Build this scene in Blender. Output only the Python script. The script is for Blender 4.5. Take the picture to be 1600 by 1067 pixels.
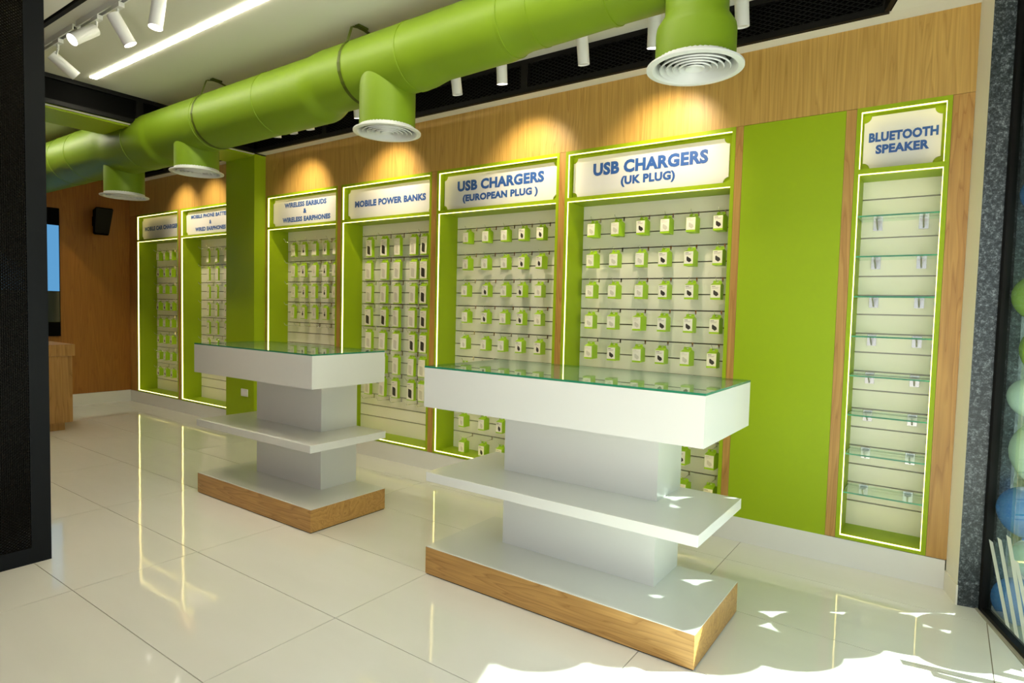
import bpy, bmesh, math, random
from mathutils import Matrix, Vector

random.seed(7)
SC = bpy.context.scene
COL = SC.collection
for o in list(bpy.data.objects):
    bpy.data.objects.remove(o)

# ------------------------------------------------------------------ camera
F_PX = 958.96
yaw, pitch, roll = math.radians(35.32285), math.radians(2.98422), math.radians(-1.41653)
fw = Vector((-math.sin(yaw) * math.cos(pitch), math.cos(yaw) * math.cos(pitch), -math.sin(pitch)))
r0 = Vector((math.cos(yaw), math.sin(yaw), 0)); d0 = fw.cross(r0)
right = math.cos(roll) * r0 + math.sin(roll) * d0
down = -math.sin(roll) * r0 + math.cos(roll) * d0
cam = bpy.data.cameras.new('camera')
cam.sensor_width = 36.0
cam.lens = 36.0 * F_PX / 1600.0
cam.clip_start = 0.05
cam_o = bpy.data.objects.new('camera', cam)
COL.objects.link(cam_o)
cam_o.matrix_world = Matrix(((right.x, -down.x, -fw.x, 0.0), (right.y, -down.y, -fw.y, 0.0),
                             (right.z, -down.z, -fw.z, 1.4), (0, 0, 0, 1)))
SC.camera = cam_o

# ------------------------------------------------------------------ world, sun, exposure
EXPOSURE = 0.82
SKY_STRENGTH = 1.0
SUN_STRENGTH = 14.0
STRIP_POWER = 33.0
LED_POWER = 3.6
SPOT_W = 31.0
w = bpy.data.worlds.new('sky'); SC.world = w; w.use_nodes = True
bg = w.node_tree.nodes['Background']
bg.inputs[0].default_value = (0.87, 0.93, 0.97, 1)
bg.inputs[1].default_value = SKY_STRENGTH
sun = bpy.data.lights.new('sun', 'SUN')
sun.energy = SUN_STRENGTH; sun.angle = math.radians(0.55); sun.color = (1.0, 0.97, 0.9)
sun_o = bpy.data.objects.new('sun', sun); COL.objects.link(sun_o)
SUN_EL = math.radians(39)
sd = Vector((0.798 * math.cos(SUN_EL), 0.603 * math.cos(SUN_EL), math.sin(SUN_EL)))
sun_o.rotation_euler = sd.to_track_quat('Z', 'Y').to_euler()
sun_o.location = (6, 6, 6)
SC.view_settings.view_transform = 'Standard'
SC.view_settings.look = 'None'
SC.view_settings.exposure = EXPOSURE
SC.view_settings.gamma = 1.0
SC.view_settings.use_curve_mapping = False

# ------------------------------------------------------------------ materials
def new_mat(name):
    m = bpy.data.materials.new(name); m.use_nodes = True
    nt = m.node_tree
    return m, nt, nt.nodes['Principled BSDF']

def plain(name, col, rough=0.5, metal=0.0, bump=0.0, bscale=40, var=0.04, coat=0.0, spec=0.5):
    m, nt, b = new_mat(name)
    b.inputs['Specular IOR Level'].default_value = spec
    b.inputs['Roughness'].default_value = rough
    b.inputs['Metallic'].default_value = metal
    if coat: b.inputs['Coat Weight'].default_value = coat
    tc = nt.nodes.new('ShaderNodeTexCoord')
    n = nt.nodes.new('ShaderNodeTexNoise'); n.inputs['Scale'].default_value = 3.0
    n.inputs['Detail'].default_value = 4
    nt.links.new(tc.outputs['Object'], n.inputs['Vector'])
    mx = nt.nodes.new('ShaderNodeMix'); mx.data_type = 'RGBA'
    mx.inputs['A'].default_value = (*[c * (1 - var) for c in col], 1)
    mx.inputs['B'].default_value = (*[min(1, c * (1 + var)) for c in col], 1)
    nt.links.new(n.outputs['Fac'], mx.inputs['Factor'])
    nt.links.new(mx.outputs['Result'], b.inputs['Base Color'])
    if bump:
        n2 = nt.nodes.new('ShaderNodeTexNoise'); n2.inputs['Scale'].default_value = bscale
        nt.links.new(tc.outputs['Object'], n2.inputs['Vector'])
        bp = nt.nodes.new('ShaderNodeBump'); bp.inputs['Strength'].default_value = bump
        bp.inputs['Distance'].default_value = 0.002
        nt.links.new(n2.outputs['Fac'], bp.inputs['Height'])
        nt.links.new(bp.outputs['Normal'], b.inputs['Normal'])
    return m

def wood(name, dark, light, grain='z', rough=0.42, scale=1.0):
    m, nt, b = new_mat(name)
    b.inputs['Roughness'].default_value = rough
    tc = nt.nodes.new('ShaderNodeTexCoord')
    mp = nt.nodes.new('ShaderNodeMapping')
    s = {'z': (7, 7, 0.42), 'x': (0.5, 7, 8), 'y': (7, 0.5, 8)}[grain]
    mp.inputs['Scale'].default_value = [v * scale for v in s]
    nt.links.new(tc.outputs['Object'], mp.inputs['Vector'])
    n1 = nt.nodes.new('ShaderNodeTexNoise')
    n1.inputs['Scale'].default_value = 0.75; n1.inputs['Detail'].default_value = 3
    n1.inputs['Distortion'].default_value = 0.6
    nt.links.new(mp.outputs['Vector'], n1.inputs['Vector'])
    # growth rings: repeated bands of the smooth noise give cathedral figures
    mul = nt.nodes.new('ShaderNodeMath'); mul.operation = 'MULTIPLY'; mul.inputs[1].default_value = 15.0
    fr = nt.nodes.new('ShaderNodeMath'); fr.operation = 'FRACT'
    nt.links.new(n1.outputs['Fac'], mul.inputs[0]); nt.links.new(mul.outputs[0], fr.inputs[0])
    mp2 = nt.nodes.new('ShaderNodeMapping')
    s2 = {'z': (120, 120, 3.0), 'x': (3.0, 120, 120), 'y': (120, 3.0, 120)}[grain]
    mp2.inputs['Scale'].default_value = s2
    nt.links.new(tc.outputs['Object'], mp2.inputs['Vector'])
    n2 = nt.nodes.new('ShaderNodeTexNoise'); n2.inputs['Scale'].default_value = 1.0
    n2.inputs['Detail'].default_value = 3
    nt.links.new(mp2.outputs['Vector'], n2.inputs['Vector'])
    r1 = nt.nodes.new('ShaderNodeValToRGB')
    e = r1.color_ramp.elements
    e[0].position = 0.0; e[0].color = (*[d * 0.45 + l * 0.55 for d, l in zip(dark, light)], 1)
    e[1].position = 0.75; e[1].color = (*light, 1)
    k = r1.color_ramp.elements.new(0.97); k.color = (*[d * 0.75 + l * 0.25 for d, l in zip(dark, light)], 1)
    nt.links.new(fr.outputs[0], r1.inputs['Fac'])
    r2 = nt.nodes.new('ShaderNodeValToRGB')
    r2.color_ramp.elements[0].position = 0.3; r2.color_ramp.elements[0].color = (0.82, 0.80, 0.77, 1)
    r2.color_ramp.elements[1].position = 0.65; r2.color_ramp.elements[1].color = (1.04, 1.03, 1.0, 1)
    nt.links.new(n2.outputs['Fac'], r2.inputs['Fac'])
    mx = nt.nodes.new('ShaderNodeMix'); mx.data_type = 'RGBA'; mx.blend_type = 'MULTIPLY'
    mx.inputs['Factor'].default_value = 0.8
    nt.links.new(r1.outputs['Color'], mx.inputs['A']); nt.links.new(r2.outputs['Color'], mx.inputs['B'])
    nt.links.new(mx.outputs['Result'], b.inputs['Base Color'])
    return m

def emit(name, col, strength):
    m = bpy.data.materials.new(name); m.use_nodes = True; nt = m.node_tree
    nt.nodes.clear()
    e = nt.nodes.new('ShaderNodeEmission'); e.inputs[0].default_value = (*col, 1); e.inputs[1].default_value = strength
    o = nt.nodes.new('ShaderNodeOutputMaterial'); nt.links.new(e.outputs[0], o.inputs[0])
    return m

def clear_glass(name, tint, base=0.03, extra=0.0, ior=1.5):
    """thin clear sheet: see-through with real Fresnel mirror reflection"""
    m = bpy.data.materials.new(name); m.use_nodes = True; nt = m.node_tree
    nt.nodes.clear()
    tr = nt.nodes.new('ShaderNodeBsdfTransparent'); tr.inputs[0].default_value = (*tint, 1)
    gl = nt.nodes.new('ShaderNodeBsdfGlossy'); gl.inputs['Roughness'].default_value = 0.01
    gl.inputs[0].default_value = (0.95, 1, 0.97, 1)
    fr = nt.nodes.new('ShaderNodeFresnel')
    # same outer-surface Fresnel for both faces of the sheet
    ge = nt.nodes.new('ShaderNodeNewGeometry'); im = nt.nodes.new('ShaderNodeMix')
    im.inputs['A'].default_value = ior; im.inputs['B'].default_value = 1.0 / ior
    nt.links.new(ge.outputs['Backfacing'], im.inputs['Factor']); nt.links.new(im.outputs['Result'], fr.inputs[0])
    mx = nt.nodes.new('ShaderNodeMixShader')
    nt.links.new(fr.outputs[0], mx.inputs[0]); nt.links.new(tr.outputs[0], mx.inputs[1]); nt.links.new(gl.outputs[0], mx.inputs[2])
    o = nt.nodes.new('ShaderNodeOutputMaterial'); nt.links.new(mx.outputs[0], o.inputs[0])
    return m

M = {}
M['white'] = plain('white_paint', (0.80, 0.79, 0.74), 0.55, var=0.02)
M['ceiling'] = plain('ceiling_paint', (0.70, 0.69, 0.61), 0.7, var=0.02)
M['pier'] = plain('cream_wall_paint', (0.80, 0.77, 0.67), 0.6, var=0.02)
M['lacquer'] = plain('white_lacquer', (0.69, 0.70, 0.665), 0.22, var=0.01, coat=0.2)
M['skirt'] = plain('skirting_tile', (0.78, 0.77, 0.72), 0.25, var=0.03)
M['green'] = plain('lime_green_laminate', (0.315, 0.440, 0.008), 0.45, var=0.03, spec=0.22)
M['duct'] = plain('lime_green_duct_paint', (0.150, 0.245, 0.008), 0.5, var=0.06, bump=0.10, bscale=5, spec=0.3)
M['slat'] = plain('white_slat_board', (0.80, 0.79, 0.69), 0.35, var=0.02)
M['groove'] = plain('slat_groove_metal', (0.10, 0.09, 0.06), 0.4, 0.6)
M['silver'] = plain('aluminium_insert', (0.42, 0.41, 0.37), 0.4, 0.5)
M['wood'] = wood('oak_laminate', (0.40, 0.225, 0.045), (0.58, 0.355, 0.090), 'z')
M['strip_wood'] = wood('oak_strip', (0.34, 0.15, 0.028), (0.53, 0.295, 0.072), 'z', scale=1.3)
M['dimmed_wood'] = wood('dimmed_oak_wall', (0.27, 0.095, 0.010), (0.36, 0.14, 0.018), 'z')  # same oak, colour darkened to stand in for weaker light
M['plinth_wood'] = wood('oak_plinth', (0.33, 0.16, 0.035), (0.56, 0.32, 0.095), 'x')
M['counter_wood'] = wood('counter_oak', (0.28, 0.13, 0.03), (0.47, 0.25, 0.075), 'z')
M['black'] = plain('black_mesh_metal', (0.0018, 0.0018, 0.0016), 0.7, 0.0, spec=0.05)
M['blackframe'] = plain('black_frame_metal', (0.006, 0.0055, 0.005), 0.5, 0.0, spec=0.15)
M['wire'] = plain('mesh_wire', (0.006, 0.0045, 0.0025), 0.4, 0.3, spec=0.15)
M['darkwire'] = plain('dark_mesh_wire', (0.005, 0.005, 0.0045), 0.5, 0.0, spec=0.1)
M['screen_frame'] = plain('charcoal_frame', (0.0045, 0.0055, 0.007), 0.45, 0.0, spec=0.15)
M['chrome'] = plain('chrome', (0.75, 0.75, 0.75), 0.12, 1.0, var=0.01)
M['bracket'] = plain('polished_bracket', (0.40, 0.40, 0.38), 0.22, 1.0, var=0.02)
M['lampwhite'] = plain('lamp_white', (0.82, 0.82, 0.80), 0.35, var=0.01)
M['grille'] = plain('grille_white', (0.60, 0.62, 0.61), 0.3, var=0.01)
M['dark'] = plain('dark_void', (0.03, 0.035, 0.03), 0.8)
M['card'] = plain('carton_green', (0.36, 0.60, 0.012), 0.42, var=0.02)
M['labelw'] = plain('carton_white', (0.82, 0.80, 0.68), 0.5, var=0.01)
M['pblack'] = plain('printed_black', (0.03, 0.027, 0.02), 0.5)
M['pgrey'] = plain('printed_grey', (0.60, 0.58, 0.47), 0.5)
M['ink'] = plain('printed_ink', (0.25, 0.22, 0.18), 0.5)
M['clear'] = clear_glass('clear_plastic', (0.9, 0.92, 0.92))
M['glass'] = clear_glass('table_glass', (0.90, 0.96, 0.92))
M['shelfglass'] = clear_glass('shelf_glass', (0.90, 0.97, 0.93))
M['shopglass'] = clear_glass('storefront_glass', (0.84, 0.93, 0.90))
M['glassedge'] = plain('green_glass_edge', (0.02, 0.20, 0.11), 0.12)
M['blue'] = plain('sign_blue', (0.025, 0.095, 0.34), 0.45)
M['strap'] = plain('strap_green', (0.06, 0.085, 0.006), 0.5, spec=0.2)
M['teal'] = plain('tinted_transom', (0.03, 0.10, 0.085), 0.25)
M['signwhite'] = plain('sign_white', (0.66, 0.665, 0.675), 0.4, var=0.01)
M['led'] = emit('warm_led', (1.0, 0.79, 0.25), LED_POWER)
M['strip'] = emit('white_light_strip', (1.0, 0.94, 0.74), STRIP_POWER)
M['lens'] = emit('lit_lens', (1.0, 0.93, 0.8), 6.0)
M['lensoff'] = plain('unlit_lens', (0.55, 0.54, 0.5), 0.2)
M['tvblue'] = emit('screen_blue', (0.11, 0.34, 0.62), 0.58)
M['tvdark'] = plain('screen_dark', (0.025, 0.03, 0.035), 0.1)
M['grout'] = plain('grout', (0.20, 0.17, 0.11), 0.8)
M['film'] = plain('frosted_film', (0.72, 0.80, 0.78), 0.5)
M['pave'] = plain('pavement', (0.40, 0.39, 0.37), 0.8, bump=0.4, bscale=60)
M['leaf'] = plain('hedge_leaf', (0.05, 0.09, 0.02), 0.5, var=0.3)
M['bark'] = plain('hedge_soil', (0.10, 0.06, 0.03), 0.8)
M['sill'] = plain('stone_sill', (0.42, 0.40, 0.33), 0.3)
M['b_white'] = plain('balloon_white', (0.70, 0.76, 0.70), 0.25)
M['b_green'] = plain('balloon_green', (0.36, 0.48, 0.08), 0.25)
M['b_blue'] = plain('balloon_blue', (0.05, 0.20, 0.60), 0.25)
M['b_mint'] = plain('balloon_teal', (0.05, 0.38, 0.50), 0.25)

def floor_mat():
    m, nt, b = new_mat('polished_porcelain')
    b.inputs['Roughness'].default_value = 0.05
    b.inputs['Specular IOR Level'].default_value = 0.75
    tc = nt.nodes.new('ShaderNodeTexCoord')
    n = nt.nodes.new('ShaderNodeTexNoise'); n.inputs['Scale'].default_value = 1.3; n.inputs['Detail'].default_value = 5
    mp = nt.nodes.new('ShaderNodeMapping'); mp.inputs['Scale'].default_value = (1, 5, 1)
    nt.links.new(tc.outputs['Object'], mp.inputs['Vector']); nt.links.new(mp.outputs['Vector'], n.inputs['Vector'])
    mx = nt.nodes.new('ShaderNodeMix'); mx.data_type = 'RGBA'
    mx.inputs['A'].default_value = (0.73, 0.72, 0.665, 1); mx.inputs['B'].default_value = (0.79, 0.78, 0.73, 1)
    nt.links.new(n.outputs['Fac'], mx.inputs['Factor']); nt.links.new(mx.outputs['Result'], b.inputs['Base Color'])
    n2 = nt.nodes.new('ShaderNodeTexNoise'); n2.inputs['Scale'].default_value = 4.5; n2.inputs['Detail'].default_value = 2.5
    nt.links.new(tc.outputs['Object'], n2.inputs['Vector'])
    bp = nt.nodes.new('ShaderNodeBump'); bp.inputs['Strength'].default_value = 0.10; bp.inputs['Distance'].default_value = 0.006
    nt.links.new(n2.outputs['Fac'], bp.inputs['Height']); nt.links.new(bp.outputs['Normal'], b.inputs['Normal'])
    return m
M['floor'] = floor_mat()

def granite_mat():
    m, nt, b = new_mat('dark_granite')
    b.inputs['Roughness'].default_value = 0.3
    tc = nt.nodes.new('ShaderNodeTexCoord')
    v = nt.nodes.new('ShaderNodeTexNoise'); v.inputs['Scale'].default_value = 60; v.inputs['Detail'].default_value = 7
    v.inputs['Roughness'].default_value = 0.9
    nt.links.new(tc.outputs['Object'], v.inputs['Vector'])
    r = nt.nodes.new('ShaderNodeValToRGB'); e = r.color_ramp.elements
    e[0].position = 0.43; e[0].color = (0.006, 0.011, 0.014, 1)
    e[1].position = 0.64; e[1].color = (0.30, 0.34, 0.36, 1)
    k = e.new(0.52); k.color = (0.035, 0.044, 0.050, 1)
    nt.links.new(v.outputs['Fac'], r.inputs['Fac']); nt.links.new(r.outputs['Color'], b.inputs['Base Color'])
    return m
M['granite'] = granite_mat()

# ------------------------------------------------------------------ geometry helpers
class MB:
    """collects vertices and faces for ONE mesh object"""
    def __init__(self): self.v = []; self.f = []; self.mi = []; self.smooth = []
    def quad(self, pts, mi=0, sm=False):
        i = len(self.v); self.v += [tuple(p) for p in pts]
        self.f.append(tuple(range(i, i + len(pts)))); self.mi.append(mi); self.smooth.append(sm)
        return self
    def box(self, x0, x1, y0, y1, z0, z1, mi=0):
        i = len(self.v)
        self.v += [(x0, y0, z0), (x1, y0, z0), (x1, y1, z0), (x0, y1, z0), (x0, y0, z1), (x1, y0, z1), (x1, y1, z1), (x0, y1, z1)]
        for f in ((0, 3, 2, 1), (4, 5, 6, 7), (0, 1, 5, 4), (1, 2, 6, 5), (2, 3, 7, 6), (3, 0, 4, 7)):
            self.f.append(tuple(i + k for k in f)); self.mi.append(mi); self.smooth.append(False)
        return self
    def prism(self, poly, z0, z1, mi=0):
        """poly: list of xy, counter-clockwise"""
        a = sum(poly[k][0] * poly[(k + 1) % len(poly)][1] - poly[(k + 1) % len(poly)][0] * poly[k][1] for k in range(len(poly)))
        if a < 0: poly = poly[::-1]
        n = len(poly); i = len(self.v)
        self.v += [(p[0], p[1], z0) for p in poly] + [(p[0], p[1], z1) for p in poly]
        self.f.append(tuple(i + k for k in range(n - 1, -1, -1))); self.f.append(tuple(i + n + k for k in range(n)))
        for k in range(n):
            j = (k + 1) % n; self.f.append((i + k, i + j, i + n + j, i + n + k))
        self.mi += [mi] * (n + 2); self.smooth += [False] * (n + 2)
        return self
    def tube(self, p, q, r0, r1=None, n=12, caps=True, mi=0, capmi=None, sm=True):
        r1 = r0 if r1 is None else r1
        p = Vector(p); q = Vector(q); d = (q - p).normalized()
        a = d.orthogonal().normalized(); b = d.cross(a)
        i = len(self.v)
        for c, r in ((p, r0), (q, r1)):
            for k in range(n):
                t = 2 * math.pi * k / n
                self.v.append(tuple(c + a * (r * math.cos(t)) + b * (r * math.sin(t))))
        for k in range(n):
            j = (k + 1) % n
            self.f.append((i + k, i + j, i + n + j, i + n + k)); self.mi.append(mi); self.smooth.append(sm)
        if caps:
            self.f.append(tuple(i + k for k in range(n - 1, -1, -1))); self.f.append(tuple(i + n + k for k in range(n)))
            self.mi += [mi, mi if capmi is None else capmi]; self.smooth += [False, False]
        return self
    def lathe(self, prof, c=(0, 0, 0), n=48, axis='z', close=False, mi=0):
        """prof: list of (t, r) or (t, r, dy, dz)-style offsets along the axis"""
        i = len(self.v)
        for t, r in prof:
            for k in range(n):
                a = 2 * math.pi * k / n
                if axis == 'z': self.v.append((c[0] + r * math.cos(a), c[1] + r * math.sin(a), c[2] + t))
                else: self.v.append((c[0] + t, c[1] + r * math.cos(a), c[2] + r * math.sin(a)))
        m = len(prof)
        for s in range(m if close else m - 1):
            s2 = (s + 1) % m
            for k in range(n):
                j = (k + 1) % n
                self.f.append((i + s * n + k, i + s * n + j, i + s2 * n + j, i + s2 * n + k)); self.mi.append(mi); self.smooth.append(True)
        return self
    def build(self, name, mat, parent=None, O=None, link=True, bevel=0.0, auto=True):
        O = O if O is not None else (root_of(parent) if parent else Vector((0, 0, 0)))
        me = bpy.data.meshes.new(name)
        me.from_pydata([(x - O[0], y - O[1], z - O[2]) for x, y, z in self.v], [], self.f)
        mats = mat if isinstance(mat, (list, tuple)) else [mat]
        for m_ in mats: me.materials.append(m_)
        me.polygons.foreach_set('material_index', self.mi)
        me.polygons.foreach_set('use_smooth', self.smooth)
        me.update()
        if bevel or any(self.smooth):
            bm = bmesh.new(); bm.from_mesh(me)
            if bevel:
                bmesh.ops.remove_doubles(bm, verts=bm.verts, dist=1e-6)
                bmesh.ops.bevel(bm, geom=list(bm.edges), offset=bevel, segments=1, affect='EDGES')
            if any(self.smooth):
                for e in bm.edges:
                    if len(e.link_faces) == 2 and e.calc_face_angle(0) > 0.7: e.smooth = False
            bmesh.ops.recalc_face_normals(bm, faces=bm.faces)
            bm.to_mesh(me); bm.free()
        ob = bpy.data.objects.new(name, me)
        COL.objects.link(ob)
        if parent: ob.parent = parent
        else: ob.location = O
        return ob

def root_of(o):
    v = Vector((0, 0, 0))
    while o is not None:
        v = v + Vector(o.location); o = o.parent
    return v

def empty(name, loc):
    o = bpy.data.objects.new(name, None); o.empty_display_size = 0.1
    COL.objects.link(o); o.location = loc
    return o

def tag(o, label=None, cat=None, group=None, kind=None):
    if label: o['label'] = label
    if cat: o['category'] = cat
    if group: o['group'] = group
    if kind: o['kind'] = kind
    return o

def struct(o, label=None, cat=None):
    o['kind'] = 'structure'
    if label: o['label'] = label
    if cat: o['category'] = cat
    return o

def copy_tree(o, parent=None):
    c = o.copy(); COL.objects.link(c); c.parent = parent
    for ch in list(o.children): copy_tree(ch, c)
    return c

def clip(poly, n, d):
    """keep n.p <= d"""
    out = []
    for k in range(len(poly)):
        a = poly[k]; b = poly[(k + 1) % len(poly)]
        da = n[0] * a[0] + n[1] * a[1] - d; db = n[0] * b[0] + n[1] * b[1] - d
        if da <= 0: out.append(a)
        if (da < 0 < db) or (db < 0 < da):
            t = da / (da - db); out.append((a[0] + t * (b[0] - a[0]), a[1] + t * (b[1] - a[1])))
    return out

# ------------------------------------------------------------------ main dimensions (metres)
WY = 3.875            # front plane of the display wall
ZT = 2.545            # top of the display bays
ZS = 2.978            # soffit height
ZC = 3.21             # raised ceiling height
XL = -9.25            # left end wall
GD = Vector((0.30, -0.954, 0)).normalized()      # direction of the angled shop front
GN = Vector((GD.y, -GD.x, 0))                    # points inwards (-x)
if GN.x > 0: GN = -GN
G0 = Vector((0.200, 3.712, 0))                   # glass meets the granite pier

# ------------------------------------------------------------------ floor
fl = MB().prism([(XL - .2, 4.1), (XL - .2, -1.3), (1.75, -1.3), (0.33, 3.3), (0.1, 4.1)], -0.12, -0.004).build('floor', M['grout'])
struct(fl, 'grout bed under the polished cream floor tiles', 'floor')
SI = Vector((0.176, 3.714, 0)); SDIR = (Vector((0.323, 3.215, 0)) - SI).normalized()
sn = (SDIR.y * -1, SDIR.x); 
if sn[0] < 0: sn = (-sn[0], -sn[1])
sdist = sn[0] * SI.x + sn[1] * SI.y
gx = [0.217 - 1.194 * k for k in range(-2, 9)]
gy = [4.152 - 0.601 * k for k in range(0, 10)]
for i in range(len(gx) - 1):
    for j in range(len(gy) - 1):
        x1, x0, y1, y0 = gx[i], gx[i + 1], gy[j], gy[j + 1]
        g = 0.0018
        p = [(x0 + g, y0 + g), (x1 - g, y0 + g), (x1 - g, y1 - g), (x0 + g, y1 - g)]
        p = clip(p, (-1, 0), -(XL - .01)); p = clip(p, (0, 1), 3.9) if p else p
        p = clip(p, sn, sdist - 0.002) if p else p
        p = clip(p, (0, -1), 1.25) if p else p
        if len(p) < 3: continue
        MB().prism(p, -0.012, 0.0).build('floor_tile', M['floor'], fl)
a = G0 + GD * 0.0
MB().prism([tuple((SI)[:2]), tuple((SI + SDIR * 5.2)[:2]), tuple((G0 + GD * 5.2 - GN * .12)[:2]), tuple((G0 - GN * .12)[:2])], -0.012, 0.004).build('threshold', M['sill'], fl)
pv = MB().box(-14, 16, -16, 16, -0.16, -0.125).build('pavement', M['pave']); struct(pv)

# ------------------------------------------------------------------ display wall
wb = MB().box(XL - .15, 0.3, 4.16, 4.36, 0, 3.4).build('wall_back', M['white']); struct(wb)
MB().box(XL, -6.58, WY, 4.16, ZT, ZS + .01).build('fascia_panel', M['wood'], wb)
MB().box(-6.03, 0.057, WY, 4.16, ZT, ZS + .01).build('fascia_panel', M['wood'], wb)
for x0, x1 in ((XL, -9.026), (-7.901, -7.848), (-6.03, -6.008), (-4.842, -4.788), (-3.617, -3.558), (-2.360, -2.309),
               (-1.110, -1.066), (-0.515, -0.464), (-0.035, 0.055)):
    MB().box(x0, x1, WY, 4.16, 0.155, ZT - .002).build('wood_strip', M['strip_wood'], wb)
MB().box(-1.065, -0.516, WY, 4.16, 0.152, ZT - .002).build('green_panel', M['green'], wb)
bb = MB().box(XL, 0.05, WY, 4.16, 0, 0.152).build('baseboard_back', M['skirt']); struct(bb)

# green column and beam
cl = MB().box(-6.575, -6.03, 3.745, 4.16, 0, 2.965).build('column', M['green']); struct(cl, 'lime green boxed column between the second and third bays', 'column')
so = empty('wall_socket', (-6.2, 3.745, 0.425))
tag(so, 'small white wall socket low on the green column', 'socket')
MB().box(-6.262, -6.138, 3.735, 3.745, .385, .465).build('face_plate', M['lampwhite'], so, bevel=.002)
MB().box(-6.235, -6.205, 3.732, 3.736, .405, .445).box(-6.195, -6.165, 3.732, 3.736, .405, .445).build('rocker', M['lampwhite'], so)
bm_ = MB().box(-6.555, -6.055, -1.2, 3.745, 2.945, 3.2).build('trim_1', M['green']); struct(bm_, 'lime green ceiling beam crossing above the duct', 'beam')

# ------------------------------------------------------------------ ceiling
GE = lambda y: G0.x + (G0.y - y) * (GD.x / -GD.y)
ce = MB().prism([(XL - .15, -1.6), (GE(-1.6), -1.6), (GE(3.7), 3.7), (.25, 4.36), (XL - .15, 4.36)], ZC, ZC + .12).build('ceiling', M['ceiling']); struct(ce)
TE = Vector((-0.327, 3.765, 0))
def te(y): return (TE.x + (TE.y - y) * 0.3145, y)
MB().box(-6.03, 0.25, 3.765, 4.16, ZS, ZC - .002).build('soffit', M['ceiling'], ce)
MB().box(XL, -6.575, 3.765, 4.16, ZS, ZC - .002).build('soffit', M['ceiling'], ce)
MB().prism([te(3.764), te(-1.2), (GE(-1.2) - .02, -1.2), (GE(3.764) - .02, 3.764)], ZS, ZC - .002).build('soffit', M['ceiling'], ce)
MB().prism([(-6.03, 1.355), (-6.03, -1.2), te(-1.2), te(1.355)], ZS, ZC - .002).build('soffit', M['ceiling'], ce)
MB().box(-6.056, -6.03, 1.36, 3.744, 2.960, 2.968).box(-6.60, -6.556, 1.36, 3.744, 2.960, 2.968).build('edge_lip', M['ceiling'], ce)

# black expanded-mesh fascia around the raised ceiling
def fascia(name, p, q, nrm, z0, z1, cuts, wire=True):
    """frame with mesh between p and q; nrm = direction the mesh faces"""
    p = Vector(p); q = Vector(q); L = (q - p).length; u = (q - p) / L; n = Vector(nrm).normalized()
    rt = struct(_obox(name, p, u, n, 0, L, 0.0, 0.006, z0, z1, M['black']))
    rt['category'] = 'ceiling trim'
    edges = [0] + cuts + [L]
    for k in range(len(edges) - 1):
        a0, a1 = edges[k], edges[k + 1]
        mb = MB()
        for (s0, s1, h0, h1) in ((a0, a1, z0, z0 + .035), (a0, a1, z1 - .035, z1), (a0, a0 + .03, z0 + .035, z1 - .035), (a1 - .03, a1, z0 + .035, z1 - .035)):
            _addo(mb, p, u, n, s0, s1, 0.006, 0.03, h0, h1)
        mb.build('mesh_frame', M['blackframe'], rt)
        if wire:
            mw = lattice(p + n * 0.020, u, a0 + .03, a1 - .03, z0 + .035, z1 - .035, 0.052, 0.024, 0.0022)
            o = mw.build('mesh_panel', M['darkwire'], rt); o['kind'] = 'stuff'
    return rt

def _addo(mb, p, u, n, s0, s1, d0_, d1_, z0, z1, mi=0):
    pts = []
    for z in (z0, z1):
        for s, d in ((s0, d0_), (s1, d0_), (s1, d1_), (s0, d1_)):
            w_ = p + u * s + n * d; pts.append((w_.x, w_.y, z))
    i = len(mb.v); mb.v += pts
    for f in ((0, 3, 2, 1), (4, 5, 6, 7), (0, 1, 5, 4), (1, 2, 6, 5), (2, 3, 7, 6), (3, 0, 4, 7)):
        mb.f.append(tuple(i + k for k in f)); mb.mi.append(mi); mb.smooth.append(False)

def _obox(name, p, u, n, s0, s1, d0_, d1_, z0, z1, mat, parent=None):
    mb = MB(); _addo(mb, p, u, n, s0, s1, d0_, d1_, z0, z1)
    return mb.build(name, mat, parent)

def lattice(p, u, s0, s1, z0, z1, pw, ph, t):
    """diamond expanded metal: crossing thin bars, clipped to the rectangle"""
    mb = MB(); slope = ph / pw; H = z1 - z0; n = u.cross(Vector((0, 0, 1)))
    for sg in (1, -1):
        run = H / slope
        s = s0 - run
        while s < s1 + run:
            # line z = z0 + sg*(x-s)*slope  (sg=1) or z1 - ...
            xa, xb = s, s + run
            za, zb = (z0, z1) if sg > 0 else (z1, z0)
            if xa < s0: za += (zb - za) * (s0 - xa) / (xb - xa); xa = s0
            if xb > s1:
                zb = za + (zb - za) * (s1 - xa) / (xb - xa) if xb != xa else zb; xb = s1
            if xb - xa > 0.004:
                a = p + u * xa; b = p + u * xb
                d = Vector((b.x - a.x, b.y - a.y, zb - za)).normalized(); w_ = d.cross(n).normalized() * t
                A = Vector((a.x, a.y, za)); B = Vector((b.x, b.y, zb)); nn = n * (t * 0.9)
                i = len(mb.v)
                for c in (A, B):
                    for k in (w_ + nn, -w_ + nn, -w_ - nn, w_ - nn): mb.v.append(tuple(c + k))
                for k in range(4):
                    j = (k + 1) % 4; mb.f.append((i + k, i + j, i + 4 + j, i + 4 + k)); mb.mi.append(0); mb.smooth.append(False)
            s += pw
    return mb

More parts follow.
